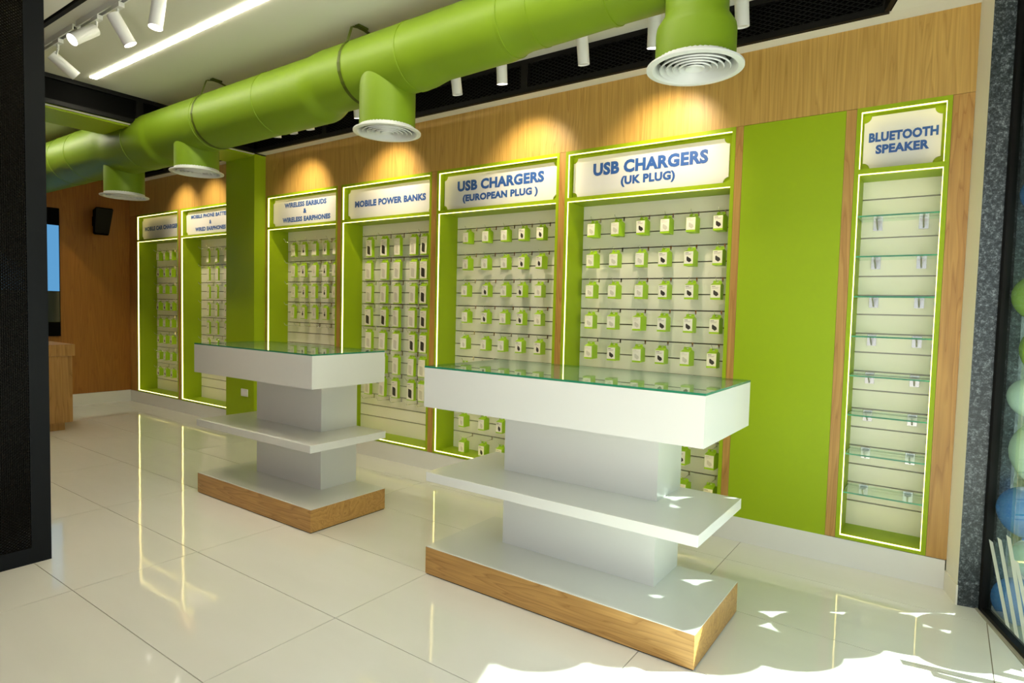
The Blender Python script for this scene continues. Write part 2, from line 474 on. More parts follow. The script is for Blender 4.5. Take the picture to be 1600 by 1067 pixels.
xr = te(3.765)[0]
f1 = fascia('trim_2', (-6.03, 3.765, 0), (xr, 3.765, 0), (0, -1, 0), ZS - .004, ZC, [1.156, 3.433, 4.45])
f1['label'] = 'black mesh fascia above the wood panel along the display wall'
f2 = fascia('trim_3', (-6.03, 1.36, 0), (-6.03, 3.765, 0), (1, 0, 0), ZS - .004, ZC, [1.25], wire=False)
f2['label'] = 'black fascia beside the green beam'
f3 = fascia('trim_4', (XL, 3.765, 0), (-6.575, 3.765, 0), (0, -1, 0), ZS - .004, ZC, [1.3], wire=False)
f3['label'] = 'black fascia above the two farthest bays'
e0 = te(3.735); e1 = te(1.36)
f4 = fascia('trim_5', (e0[0], e0[1], 0), (e1[0], e1[1], 0), (-0.954, -0.30, 0), ZS - .004, ZC, [1.2], wire=False)
f4['label'] = 'black fascia at the angled end of the raised ceiling'
f5 = fascia('trim_6', (-6.0, 1.36, 0), (te(1.36)[0], 1.36, 0), (0, 1, 0), ZS - .006, ZC, [2.2, 4.4], wire=False)
f5['label'] = 'black fascia at the front edge of the raised ceiling'

# ------------------------------------------------------------------ other walls
wl = MB().box(XL - .15, XL, -1.3, 4.36, 0, ZC).build('wall_left', M['white']); struct(wl)
for y0, y1 in ((-1.2, .2), (.2, 1.5), (1.5, 2.85), (2.85, 3.875)):
    MB().box(XL, XL + .018, y0 + .001, y1 - .001, .158, ZC - .02).build('wood_panel', M['dimmed_wood'], wl)
bl = MB().box(XL, XL + .02, -1.2, WY, 0, .155).build('baseboard_left', M['skirt']); struct(bl)
wf = MB().box(XL, -1.6, -.85, -.7, 0, ZC).build('wall_front', M['dimmed_wood']); struct(wf)  # unseen wall, lengthened and kept dark to cut daylight on the left
# cream return wall and granite pier on the right
pw = MB().prism([(0.055, 3.878), (0.057, 4.2), (0.13, 4.2), (0.13, 3.75), (0.104, 3.700)], 0, ZC).build('wall_right', M['pier']); struct(pw)
pb = MB().prism([(0.050, 3.876), (0.098, 3.699), (0.106, 3.699), (0.058, 3.878)], 0, .1).build('baseboard_right', M['pier']); struct(pb)
gp = MB().prism([(0.103, 3.700), (0.205, 3.716), (0.220, 3.80), (0.285, 3.80), (0.36, 4.15), (0.12, 4.15)], 0, ZC)
gp = gp.build('trim_7', M['granite']); struct(gp, 'speckled dark granite pier at the shop front', 'pier')

# storefront glass (angled), with black frame, added sun-blocking header and sticker stripes
wd = empty('window_1', (G0.x, G0.y, 0)); struct(wd, 'angled shop front glass beside the granite pier', 'window')
_obox('pane', G0, GD, GN, 0.02, 1.75, -0.012, -0.004, 0.02, 2.97, M['shopglass'], wd)
mbf = MB(); _addo(mbf, G0, GD, GN, 0.0, 0.03, -0.03, 0.012, 0, 2.97); mbf.build('frame', M['blackframe'], wd)
mbf = MB(); _addo(mbf, G0, GD, GN, 0.0, 1.75, -0.03, 0.012, 0.002, 0.022); mbf.build('frame', M['blackframe'], wd)
mbf = MB(); _addo(mbf, G0, GD, GN, 1.75, 1.79, -0.03, 0.012, 0.0, 2.97); mbf.build('frame', M['blackframe'], wd)
for k in range(9):     # slanted frosted bands near the foot of the glass
    s0 = 0.03 + k * 0.085; mb = MB(); pts = []
    h_ = .36 + .04 * (k % 3)
    for s, z in ((s0 + .22, .05), (s0 + .262, .05), (s0 + .042, h_), (s0, h_)):
        q = G0 + GD * s + GN * (-0.003); pts.append((q.x, q.y, z))
    q2 = [(x + GN.x * .0008, y + GN.y * .0008, z) for x, y, z in pts]
    mb.quad(pts); mb.quad(q2[::-1])
    mb.build('sticker_stripe', M['film'], wd)
tz = MB(); _addo(tz, G0, GD, GN, -.02, 0.6, -0.035, -0.02, 2.52, 3.2); tz.build('transom', M['teal'], wd)
hd = MB(); _addo(hd, G0, GD, GN, -0.02, 5.2, -0.28, -0.04, 2.02, 3.3)
hd = hd.build('sun_block_header', M['granite']); struct(hd)  # added header outside the view, sized to stop stray sun patches

# ------------------------------------------------------------------ bays
CAPH = [0.70]
def text_mesh(s, x0, x1, z0, z1, y, bold=0.052):
    c = bpy.data.curves.new('t', 'FONT'); c.body = s; c.size = 1; c.offset = bold; c.resolution_u = 3
    c.space_character = 1.06
    t = bpy.data.objects.new('t', c); COL.objects.link(t)
    bpy.context.view_layer.update()
    dg = bpy.context.evaluated_depsgraph_get()
    me = bpy.data.meshes.new_from_object(t.evaluated_get(dg))
    bpy.data.objects.remove(t); bpy.data.curves.remove(c)
    xs = [v.co.x for v in me.vertices]; a, b = min(xs), max(xs)
    cap = 0.70
    # cap height measured from the tallest flat letter
    c2 = [v.co.y for v in me.vertices]; hi = max(c2)
    cap = hi if not any(ch in s for ch in '()') else CAPH[0]
    if cap == hi: CAPH[0] = hi
    mb = MB(); i = 0
    sx = (x1 - x0) / (b - a); sz = (z1 - z0) / cap
    mb.v = [(x0 + (v.co.x - a) * sx, y, z0 + v.co.y * sz) for v in me.vertices]
    for p in me.polygons:
        mb.f.append(tuple(p.vertices)); mb.mi.append(0); mb.smooth.append(False)
    bpy.data.meshes.remove(me)
    return mb

GROOVES = [2.085 - 0.1105 * k for k in range(17)]
def bay(x0, x1, label, group, t=0.022, e=.0004, gm='groove'):
    b = empty('display_bay', ((x0 + x1) / 2, WY, 0.155)); tag(b, label, 'display bay', group)
    Y0, Y1 = WY - .001, 4.158
    MB().box(x0, x0 + t, Y0, Y1, .155, ZT).build('side_panel', M['green'], b)
    MB().box(x1 - t, x1, Y0, Y1, .155, ZT).build('side_panel', M['green'], b)
    MB().box(x0 + t, x1 - t, Y0, Y1, ZT - .024, ZT).build('top_panel', M['green'], b)
    MB().box(x0 + t, x1 - t, Y0, Y1, .155, .173).build('bottom_panel', M['green'], b)
    MB().box(x0 + t, x1 - t, Y0, Y1, 2.187, 2.214).build('divider', M['green'], b)
    i0, i1 = x0 + t, x1 - t
    dd = .014; A, B = WY + .002, WY + .002 + dd
    for nm, (a0, a1, z0, z1) in {'l1': (i0 - .002, i0 + e, .173, 2.187), 'l2': (i1 - e, i1 + .002, .173, 2.187), 'l3': (i0 - .002, i0 + e, 2.214, 2.521), 'l4': (i1 - e, i1 + .002, 2.214, 2.521),
                                 'b': (i0, i1, .171, .173 + max(e, .003)), 'm': (i0, i1, 2.187 - max(e, .003), 2.189), 't': (i0, i1, 2.521 - max(e, .003), 2.523)}.items():
        MB().box(a0, a1, A, B, z0, z1).build('light_strip', M['led'], b)
    # slat board
    MB().box(i0, i1, 4.146, 4.158, .173, 2.187).build('groove_backing', M[gm], b)
    ed = [2.187] + GROOVES + [.173]
    for k in range(len(ed) - 1):
        top = ed[k] - (0.004 if k else 0); bot = ed[k + 1] + (0.004 if k < len(ed) - 2 else 0)
        MB().box(i0, i1, 4.125, 4.146, bot, top).build('slat', M['slat'], b)
    return b, i0, i1

def sign(b, i0, i1, lines, inset=(.012, .030), z0=2.226, z1=2.500):
    MB().box(i0, i1, 3.946, 3.956, 2.214, 2.521).build('sign_backing', M['green'], b)
    x0, x1 = i0 + inset[0], i1 - inset[1]; r = .034
    pts = []
    for cx, cz, a0 in ((x0, z0, 0), (x0, z1, -90), (x1, z1, 180), (x1, z0, 90)):
        arc = []
        for k in range(7):
            t = math.radians(a0 + 90 * k / 6)
            arc.append((cx + r * math.cos(t), cz + r * math.sin(t)))
        pts += arc
    mb = MB(); n = len(pts)
    mb.v = [(x, 3.934, z) for x, z in pts] + [(x, 3.945, z) for x, z in pts]
    mb.f.append(tuple(range(n))); mb.f.append(tuple(range(2 * n - 1, n - 1, -1)))
    for k in range(n): mb.f.append((k, k + n, (k + 1) % n + n, (k + 1) % n))
    mb.mi = [0] * len(mb.f); mb.smooth = [False] * len(mb.f)
    sb = mb.build('sign_board', M['signwhite'], b)
    me = sb.data; bm = bmesh.new(); bm.from_mesh(me)
    bmesh.ops.triangulate(bm, faces=[f for f in bm.faces if len(f.verts) > 4]); bmesh.ops.recalc_face_normals(bm, faces=bm.faces); bm.to_mesh(me); bm.free()
    for s, a, c, zz0, zz1 in lines:
        o = text_mesh(s, a, c, zz0, zz1, 3.9325).build('lettering', M['blue'], sb)
        o['label'] = 'blue capitals reading ' + s

B = {}
B[1] = bay(-9.026, -7.902, 'lit lime green bay under the MOBILE CAR CHARGERS sign, leftmost at the far corner', 'lit display bays along the wall')
sign(B[1][0], B[1][1], B[1][2], [('MOBILE CAR CHARGERS', -8.916, -7.985, 2.335, 2.388)])
B[2] = bay(-7.847, -6.600, 'lit green bay under the MOBILE PHONE BATTERIES sign, partly behind the green column', 'lit display bays along the wall')
sign(B[2][0], B[2][1], B[2][2], [('MOBILE PHONE BATTERIES', -7.70, -6.77, 2.420, 2.464), ('&', -7.275, -7.225, 2.340, 2.384), ('WIRED EARPHONES', -7.60, -6.915, 2.262, 2.308)])
B[3] = bay(-6.007, -4.843, 'lit green bay under the WIRELESS EARBUDS sign with a row of empty hooks', 'lit display bays along the wall')
sign(B[3][0], B[3][1], B[3][2], [('WIRELESS EARBUDS', -5.774, -5.085, 2.410, 2.458), ('&', -5.455, -5.400, 2.338, 2.384), ('WIRELESS EARPHONES', -5.807, -5.022, 2.258, 2.306)])
B[4] = bay(-4.787, -3.618, 'lit green bay under the MOBILE POWER BANKS sign, full of tall cartons', 'lit display bays along the wall')
sign(B[4][0], B[4][1], B[4][2], [('MOBILE POWER BANKS', -4.658, -3.737, 2.334, 2.390)])
B[5] = bay(-3.557, -2.361, 'lit green bay under the USB CHARGERS EUROPEAN PLUG sign', 'lit display bays along the wall')
sign(B[5][0], B[5][1], B[5][2], [('USB CHARGERS', -3.380, -2.528, 2.371, 2.450), ('(EUROPEAN PLUG )', -3.322, -2.582, 2.283, 2.335)])
B[6] = bay(-2.308, -1.111, 'lit green bay under the USB CHARGERS UK PLUG sign, beside the plain green panel', 'lit display bays along the wall')
sign(B[6][0], B[6][1], B[6][2], [('USB CHARGERS', -2.114, -1.294, 2.368, 2.450), ('(UK PLUG)', -1.897, -1.509, 2.285, 2.340)])
B[7] = bay(-0.463, -0.036, 'narrow lit green bay under the BLUETOOTH SPEAKER sign with empty glass shelves', 'lit display bays along the wall', e=.0032, gm='silver')
sign(B[7][0], B[7][1], B[7][2], [('BLUETOOTH', -.407, -.090, 2.370, 2.418), ('SPEAKER', -.372, -.127, 2.304, 2.350)], inset=(.010, .018), z0=2.222, z1=2.508)

# glass shelves in the narrow bay
ordn = ['top', 'second', 'third', 'fourth', 'fifth', 'sixth', 'seventh', 'eighth', 'ninth', 'tenth']
sp = None
for n, k in enumerate(range(1, 17, 2)):
    z = GROOVES[k] - 0.014
    if sp is None:
        s = empty('glass_shelf', (-.25, 4.12, z)); z_first = z
        MB().box(-.436, -.062, 3.902, 4.122, z - .004, z + .004, 0).build('pane', [M['shelfglass']], s)
        MB().box(-.436, -.062, 3.9005, 3.902, z - .004, z + .004).build('front_edge', M['glassedge'], s)
        MB().box(-.4375, -.436, 3.9005, 4.122, z - .004, z + .004).build('side_edge', M['glassedge'], s)
        for bx in (-.357, -.137):
            br = MB().box(bx - .023, bx + .023, 4.118, 4.1245, z - .056, z + .008).build('bracket', M['bracket'], s)
            mb = MB()
            i = len(mb.v)
            mb.v += [(bx - .004, 4.118, z - .006), (bx + .004, 4.118, z - .006), (bx + .004, 4.118, z - .052), (bx - .004, 4.118, z - .052), (bx - .004, 4.03, z - .006), (bx + .004, 4.03, z - .006)]
            for f in ((0, 3, 2, 1), (0, 4, 3), (1, 2, 5), (4, 5, 2, 3), (0, 1, 5, 4)): mb.f.append(f); mb.mi.append(0); mb.smooth.append(False)
            mb.box(bx - .016, bx + .016, 4.06, 4.118, z - .0075, z - .0045)
            mb.build('bracket_arm', M['bracket'], br)
        sp = s
    else:
        s = copy_tree(sp); s.location.z = z
    tag(s, '%s empty glass shelf on two chrome brackets in the bluetooth speaker bay' % (ordn[n] if n < 7 else 'lowest'), 'glass shelf', 'glass shelves in the narrow bay')

# ------------------------------------------------------------------ hooks and cartons
hook_me = {}
def hook(b, x, z, L=0.175):
    O = root_of(b)
    if L not in hook_me:
        mb = MB()
        pz = -.036 if L > .162 else -.022
        mb.box(-.005, .005, -.0035, .004, pz, .008)
        pts = [(0, -.003, pz + .006), (0, -(L - .02), -.025), (0, -L, .004)]
        for p, q in zip(pts[:-1], pts[1:]): mb.tube(p, q, .0019, n=6)
        o = mb.build('hook', M['chrome'], None, O=Vector((0, 0, 0))); hook_me[L] = o.data
        bpy.data.objects.remove(o)
    o = bpy.data.objects.new('hook', hook_me[L]); COL.objects.link(o); o.parent = b
    o.location = Vector((x, 4.125, z)) - O
    return o

def carton(name, wd_, dp, lh, band, pic, col):
    """hanging carton, origin at top centre of its front; y=0 front, +y to the wall. wd_ width, dp depth, lh label height, band = green band under the label"""
    h = wd_ / 2; H = lh + band
    mb = MB().box(-h, h, 0, dp, -H, 0)
    # sloped shoulder that leads to the hang tab
    i = len(mb.v); mb.v += [(-h, 0, 0), (h, 0, 0), (h, dp, 0), (-h, dp, 0), (-h * .93, dp * .55, .013), (h * .93, dp * .55, .013)]
    for f in ((0, 1, 5, 4), (1, 2, 5), (2, 3, 4, 5), (3, 0, 4)): mb.f.append(tuple(i + k for k in f)); mb.mi.append(0); mb.smooth.append(False)
    c = mb.build(name, M['card'], None, O=Vector((0, 0, 0)))
    lb = MB().box(-h + .0015, h - .0015, -.0012, -.0002, -lh, -.002).build('front_label', M['labelw'], c)
    pm = {'b': M['pblack'], 'w': M['pgrey']}[col]
    mb = MB(); s = wd_ / .064
    def poly(pts, y=-.0022):
        mb.v += [(x, y, z) for x, z in pts]; n = len(pts); i = len(mb.v) - n
        mb.v += [(x, -.0013, z) for x, z in pts]; 
        mb.f.append(tuple(range(i, i + n))); mb.mi.append(0); mb.smooth.append(False)
        for k in range(n): mb.f.append((i + k, i + n + k, i + n + (k + 1) % n, i + (k + 1) % n)); mb.mi.append(0); mb.smooth.append(False)
    cz = -lh * .68
    if pic == 'plug':      # square wall charger seen at an angle, with pins
        poly([(-.014 * s, cz + .012), (-.004 * s, cz + .018), (.016 * s, cz + .006), (.020 * s, cz - .008), (.006 * s, cz - .018), (-.012 * s, cz - .006)])
        poly([(-.014 * s, cz + .018), (-.006 * s, cz + .022), (-.004 * s, cz + .018), (-.012 * s, cz + .012)])
    elif pic == 'round':
        poly([(.004 * s + .013 * s * math.cos(a), cz + .018 * math.sin(a) - .3 * .013 * math.cos(a)) for a in [math.radians(k * 36) for k in range(10)]])
        poly([(-.008 * s, cz + .02), (-.003 * s, cz + .024), (.002 * s, cz + .016), (-.003 * s, cz + .012)])
    elif pic == 'bank':
        poly([(-.018 * s, -lh * .36), (.006 * s, -lh * .41), (.013 * s, -lh * .48), (.013 * s, -lh * .93), (-.012 * s, -lh * .88), (-.018 * s, -lh * .82)])
    elif pic == 'bud':
        poly([(.002 + .011 * math.cos(a), -lh * .62 + .017 * math.sin(a)) for a in [math.radians(k * 36) for k in range(10)]])
        poly([(-.006, -lh * .40), (-.001, -lh * .36), (.003, -lh * .44), (-.003, -lh * .48)]); poly([(.006, -lh * .34), (.011, -lh * .32), (.010, -lh * .44), (.006, -lh * .45)])
    elif pic == 'small':
        poly([(-.004, -lh * .45), (.006, -lh * .38), (.008, -lh * .46), (0, -lh * .56)])
    mb.build('product_picture', pm, lb)
    mb = MB(); lw = wd_
    mb.box(-lw * .38, -lw * .02, -.0018, -.0012, -lh * .10 - .004, -lh * .10); mb.box(-lw * .38, lw * .30, -.0018, -.0012, -lh * .20 - .0015, -lh * .20)
    mb.box(-lw * .38, lw * .22, -.0018, -.0012, -lh * .27 - .0015, -lh * .27)
    mb.build('printed_text', M['ink'] if col == 'b' else M['pgrey'], lb)
    # hang tab with slot
    tb = MB(); y0, y1 = dp * .56, dp * .56 + .0012; w2 = h * .90
    tb.box(-w2, w2, y0, y1, .010, .017).box(-w2, -.007, y0, y1, .017, .023).box(.007, w2, y0, y1, .017, .023).box(-w2 * .92, w2 * .92, y0, y1, .023, .029)
    tb.build('hang_tab', M['card'], c)
    return c

protos = {}
def place(key, args, x, y, z, label, cat, group):
    if key not in protos:
        o = carton(*args); protos[key] = o
    else:
        o = copy_tree(protos[key])
    o.location = (x, y, z)
    o.rotation_euler = (random.uniform(-.03, .02), 0, random.uniform(-.07, .10))
    tag(o, label, cat, group)
    return o

COLS = ['first', 'second', 'third', 'fourth', 'fifth', 'sixth']
ROWS = ['top', 'second', 'third', 'fourth', 'fifth', 'sixth', 'seventh', 'eighth', 'bottom']
def fill(bn, xs, rows, code, name, dims, pic, yf, cat, where, group, what, hookL=0.175, topdz=.048, empty_rows=(), jitter=True):
    b = B[bn][0]
    for r in range(rows):
        z = GROOVES[2 * r] - .004
        for c, x in enumerate(xs):
            xj = x + (random.uniform(-.008, .008) if r else 0)
            hook(b, xj, z, hookL)
            if r in empty_rows: continue
            ch = code[r][c] if r < len(code) else 'w'
            if ch == '.': continue
            lab = '%s with %s picture, %s, %s row, %s from left' % (what, 'black' if ch == 'b' else 'pale', where, ROWS[r] if r < 8 else 'bottom', COLS[c])
            place((name, ch, dims, pic), (name,) + dims + (pic, ch), xj, yf, z - topdz, lab, cat, group)

fill(6, [-2.14, -1.951, -1.757, -1.583, -1.405, -1.228], 9,
     ['wwbwwb', 'wwwbbb', 'wwwbbb', 'wwwbbb', 'wbwbwb', 'wwbbwb', 'wbwbwb', 'bwbwbw', 'wbwbwb'], 'charger_box', (.063, .088, .083, .012), 'plug', 3.975,
     'charger box', 'UK plug bay', 'charger cartons in the UK plug bay', 'green carton', hookL=.16)
fill(5, [-3.318, -3.11, -2.923, -2.75, -2.58], 9,
     ['wwwbb', 'wwwbb', 'wbwbw', 'wbwbw', 'wwwbb', 'wbwbw', 'wwbwb', 'wwbwb', 'wbbwb'], 'charger_box', (.060, .074, .082, .010), 'round', 3.975,
     'charger box', 'European plug bay', 'charger cartons in the European plug bay', 'green carton', hookL=.16)
fill(4, [-4.566, -4.362, -4.185, -3.98, -3.845], 8,
     ['bbwwb', 'wwwwb', 'wwwwb', 'bbwwb', 'wwwbb', 'bbwww', 'wwbbw', '.....'], 'power_bank_box', (.080, .034, .155, .008), 'bank', 4.03,
     'power bank box', 'power banks bay', 'power bank cartons', 'tall carton', hookL=.165, empty_rows=(7,))
fill(3, [-5.77, -5.592, -5.41, -5.235, -5.075], 5, ['wbwbw'] * 5, 'earbud_box', (.072, .034, .118, .006), 'bud', 4.035,
     'earbud box', 'wireless earbuds bay', 'earbud cartons', 'white fronted carton', hookL=.2, empty_rows=(4,))
fill(1, [-8.667, -8.49, -8.315, -8.12], 8, ['wwww', 'bbbb', 'wwww', 'bbbb', 'wwww', 'bbbb', 'wwww', 'bbbb'], 'car_charger_box', (.060, .058, .088, .008), 'round', 3.98,
     'car charger box', 'car chargers bay', 'car charger cartons', 'green carton', hookL=.2)
fill(2, [-7.53, -7.33, -7.13], 7, ['www', 'www', 'bbb', 'bbb', 'bbb', 'bbb', 'bbb'], 'earphone_box', (.056, .022, .140, .006), 'small', 4.05,
     'earphone box', 'phone batteries bay', 'slim accessory cartons', 'slim carton', hookL=.2)

# ------------------------------------------------------------------ display tables
def table(X0, X1, label):
    Y0, Y1 = 2.335, 2.935
    if X1 < -2: Y0, Y1 = 2.31, 2.915
    t = empty('display_table', ((X0 + X1) / 2, (Y0 + Y1) / 2, 0)); tag(t, label, 'display table', 'white tiered display tables')
    MB().box(X0 + .004, X1 - .004, Y0 + .004, Y1 - .004, 0, .006).build('foot_shade', M['dark'], t)  # dark inset slab stands in for the shade under the plinth
    MB().box(X0, X1, Y0, Y1, .006, .1455).build('plinth', M['plinth_wood'], t)
    MB().box(X0, X1, Y0, Y1, .1455, .149).build('plinth_top', M['lacquer'], t)
    px0, px1 = X0 + .283, X1 - .292
    MB().box(px0, px1, Y0 + .295, Y1 - .006, .149, .497).build('pillar', M['lacquer'], t)
    MB().box(px0, px1, Y0 + .295, Y1 - .006, .545, .885).build('pillar', M['lacquer'], t)
    MB().box(X0, X1, Y0 - .008, Y1, .497, .545).build('shelf', M['lacquer'], t, bevel=.0012)
    a, b_, c, d = X0 - .012, X1 + .010, Y0 - .02, Y1 + .028
    if X1 < -2: a, b_, c, d = X0 - .045, X1 + .002, Y0, Y1 - .02
    z0, z1, w_ = .887, 1.090, .018
    MB().box(a, b_, c, d, z0, z0 + .07).build('case_floor', M['lacquer'], t)
    for q in ((a, b_, c, c + w_), (a, b_, d - w_, d), (a, a + w_, c + w_, d - w_), (b_ - w_, b_, c + w_, d - w_)):
        MB().box(*q, z0 + .07, z1).build('case_wall', M['lacquer'], t)
    g = MB().box(a + .001, b_ - .001, c + .001, d - .001, z1 + .0005, z1 + .0095).build('glass_top', M['glass'], t)
    for q in ((a, b_, c, c + .001), (a, b_, d - .001, d), (a, a + .001, c + .001, d - .001), (b_ - .001, b_, c + .001, d - .001)):
        MB().box(*q, z1 + .0005, z1 + .0095).build('glass_edge', M['glassedge'], g)
    for x in (a + .012, b_ - .012):
        for y in (c + .010, d - .010):
            MB().box(x - .012, x + .012, y - .010, y + .010, z1 - .0004, z1 + .0005).build('pad', M['clear'], t)
table(-2.177, -0.745, 'white tiered display table with glass top and oak plinth, nearer the doorway')
table(-4.437, -3.110, 'white tiered display table with glass top and oak plinth, farther into the shop')

# ------------------------------------------------------------------ duct
du = empty('air_duct', (-3, 2.76, 2.9)); tag(du, 'large lime green round air duct hung under the ceiling', 'air duct')
P = [(-9.2, 2.91, .255), (-6.80, 2.91, .255), (-6.62, 2.870, .238), (-5.85, 2.864, .238), (-5.75, 2.886, .22), (-3.62, 2.886, .22), (-3.48, 2.92, .203),
     (-2.68, 2.925, .2), (-2.50, 2.94, .188), (-2.07, 2.945, .186), (-1.90, 2.96, .172), (-1.2, 2.97, .167), (-.6, 2.975, .160), (0.7, 2.975, .160)]
mb = MB(); n = 56
def PZ(x):
    for (a, za, ra), (b, zb, rb) in zip(P[:-1], P[1:]):
        if a <= x <= b:
            t = (x - a) / (b - a); return za + t * (zb - za), ra + t * (rb - ra)
dense = []
for (a, za, ra), (b, zb, rb) in zip(P[:-1], P[1:]):
    for k in range(6):
        t = k / 6; s_ = t * t * (3 - 2 * t); dense.append((a + (b - a) * t, za + (zb - za) * s_, ra + (rb - ra) * s_))
dense.append(P[-1])
for x, z, r in dense:
    for k in range(n):
        a = 2 * math.pi * k / n; mb.v.append((x, 2.76 + r * math.cos(a), z + r * math.sin(a)))
for s in range(len(dense) - 1):
    for k in range(n):
        j = (k + 1) % n; mb.f.append((s * n + k, s * n + j, (s + 1) * n + j, (s + 1) * n + k)); mb.mi.append(0); mb.smooth.append(True)
mb.f.append(tuple(range(n))); mb.f.append(tuple((len(dense) - 1) * n + k for k in range(n - 1, -1, -1))); mb.mi += [0, 0]; mb.smooth += [False, False]
mb.build('main_pipe', M['duct'], du)
for x in (-7.9, -7.45, -6.2, -5.02, -4.15, -2.72, -2.0, -1.82, -1.40, -1.13):
    z, r = PZ(x)
    MB().lathe([(-.012, r - .001), (-.010, r + .0035), (.010, r + .0035), (.012, r - .001)], (x, 2.76, z), n, 'x').build('seam_band', M['duct'], du)
ring_me = {}
for n_, (x, y, z) in enumerate([(-.987, 2.762, 2.50), (-2.967, 2.758, 2.50), (-5.334, 2.775, 2.505), (-6.73, 2.78, 2.42)]):
    zc, r = PZ(x)
    if n_ == 0:
        prof = [(0, .175), (.145, .175), (.165, .172), (.215, .140), (.23, .138), (zc - z, .138)]
    else:
        prof = [(0, .175), (zc - z, .175)]
    nk = MB().lathe([(t, rr) for t, rr in prof], (x, y, z + .012), 48).build('branch_pipe', M['duct'], du)
    # diffuser: flange, stepped louvre rings and a centre cone
    df = MB().lathe([(0, .2125), (.008, .2125), (.014, .178), (.05, .172), (.05, .162), (.004, .176), (-.003, .186), (0, .2125)], (x, y, z), 56, close=False).build('diffuser', M['grille'], du)
    for q, rr in enumerate((.152, .124, .096, .068)):
        MB().lathe([(-.002, rr), (.030, rr - .021), (.033, rr - .019), (.003, rr + .004), (-.002, rr)], (x, y, z), 48).build('louvre_ring', M['grille'], df)
    MB().lathe([(-.002, .040), (.012, .018), (.02, .0), (.022, .0), (.004, .043), (-.002, .040)], (x, y, z), 40).build('centre_cone', M['grille'], df)
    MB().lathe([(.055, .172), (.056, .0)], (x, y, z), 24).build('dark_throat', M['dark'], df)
for x in (-4.96, -3.20):     # bent strap hangers up to the ceiling
    z, r = PZ(x); mb = MB(); apex = (2.74, ZC - .012); pts = []
    r2 = r + .004
    d = apex[1] - z; be = math.acos(min(1, r2 / math.hypot(d, .02)))
    arc = [(2.76 + r2 * math.cos(a), z + r2 * math.sin(a)) for a in [math.radians(k) for k in range(205, 350, 8)]]
    left = [(2.76 - r2 * math.cos(math.radians(k)), z + r2 * math.sin(math.radians(k))) for k in (50, 35, 20, 0, -15)]
    rgt = [(2.76 + r2 * math.cos(math.radians(k)), z + r2 * math.sin(math.radians(k))) for k in (-15, 0, 20, 35, 50)]
    loop = [apex, (2.66, ZC - .03)] + left + arc[1:-1] + rgt + [(2.84, ZC - .03), apex]
    for (ya, za), (yb, zb) in zip(loop[:-1], loop[1:]):
        mb.quad([(x - .014, ya, za), (x + .014, ya, za), (x + .014, yb, zb), (x - .014, yb, zb)])
        mb.quad([(x - .014, yb, zb + .002), (x + .014, yb, zb + .002), (x + .014, ya, za + .002), (x - .014, ya, za + .002)])
    mb.box(x - .02, x + .02, 2.70, 2.78, ZC - .014, ZC - .001)
    mb.build('hanger_strap', M['strap'], du)

# ------------------------------------------------------------------ ceiling light strip, tracks and spot lamps
ls = MB().box(-5.815, -0.9, 2.150, 2.197, ZC - .004, ZC + .004).build('ceiling_light', M['strip'])
tag(ls, 'long slim glowing linear light set in the white ceiling', 'ceiling light')

l2 = MB().box(-8.9, -6.75, 2.150, 2.197, ZC - .004, ZC + .004).build('ceiling_light', M['strip'])
tag(l2, 'short linear light over the far left corner, beyond the green beam', 'ceiling light')

def spot(name_loc, top, bot, lit, label, group, base='disc', aim=None, power=1.0):
    X, Y = name_loc
    top = Vector(top); bot = Vector(bot); d = (bot - top).normalized()
    rt = empty('spot_lamp', (X, Y, ZC)); tag(rt, label, 'spot lamp', group)
    if base == 'disc': MB().lathe([(-.018, .0), (-.018, .034), (-.012, .04), (0, .04)], (X, Y, ZC), 24).build('base', M['lampwhite'], rt)
    else: MB().box(X - .05, X + .05, Y - .016, Y + .016, ZC - .062, ZC - .034).build('track_adapter', M['lampwhite'], rt)
    zt = ZC - .018 if base == 'disc' else ZC - .06
    knee = Vector((X, Y, max(top.z + .03, min(zt - .005, top.z + .03))))
    mb = MB().tube((X, Y, zt), knee, .007, n=10); mb.tube(knee, top + d * .03, .007, n=10); mb.build('stem', M['lampwhite'], rt)
    bd = MB().tube(top, bot, .036, n=28, caps=False)
    bd.lathe([(0, 0)], (0, 0, 0), 3) if False else None
    cap_ = MB()
    body = bd; 
    # closed top, recessed mouth
    i = len(body.v); nn = 28
    body.f.append(tuple(range(nn - 1, -1, -1))); body.mi.append(0); body.smooth.append(False)
    body.build('lamp_body', M['lampwhite'], rt)
    MB().tube(bot - d * .012, bot - d * .008, .0345, n=28).build('lens', M['lens'] if lit else M['lensoff'], rt)
    if lit:
        l = bpy.data.lights.new('spot_beam', 'SPOT'); l.energy = SPOT_W * power; l.color = (1, .83, .58)
        l.spot_size = math.radians(84 if aim else 70); l.spot_blend = 1.0; l.shadow_soft_size = .03
        lo = bpy.data.objects.new('spot_beam', l); COL.objects.link(lo); lo.parent = rt
        dv = (Vector(aim) - bot) if aim else d
        lo.location = bot + d * .012 - Vector((X, Y, ZC)); lo.rotation_euler = (-dv).to_track_quat('Z', 'Y').to_euler()
    return rt

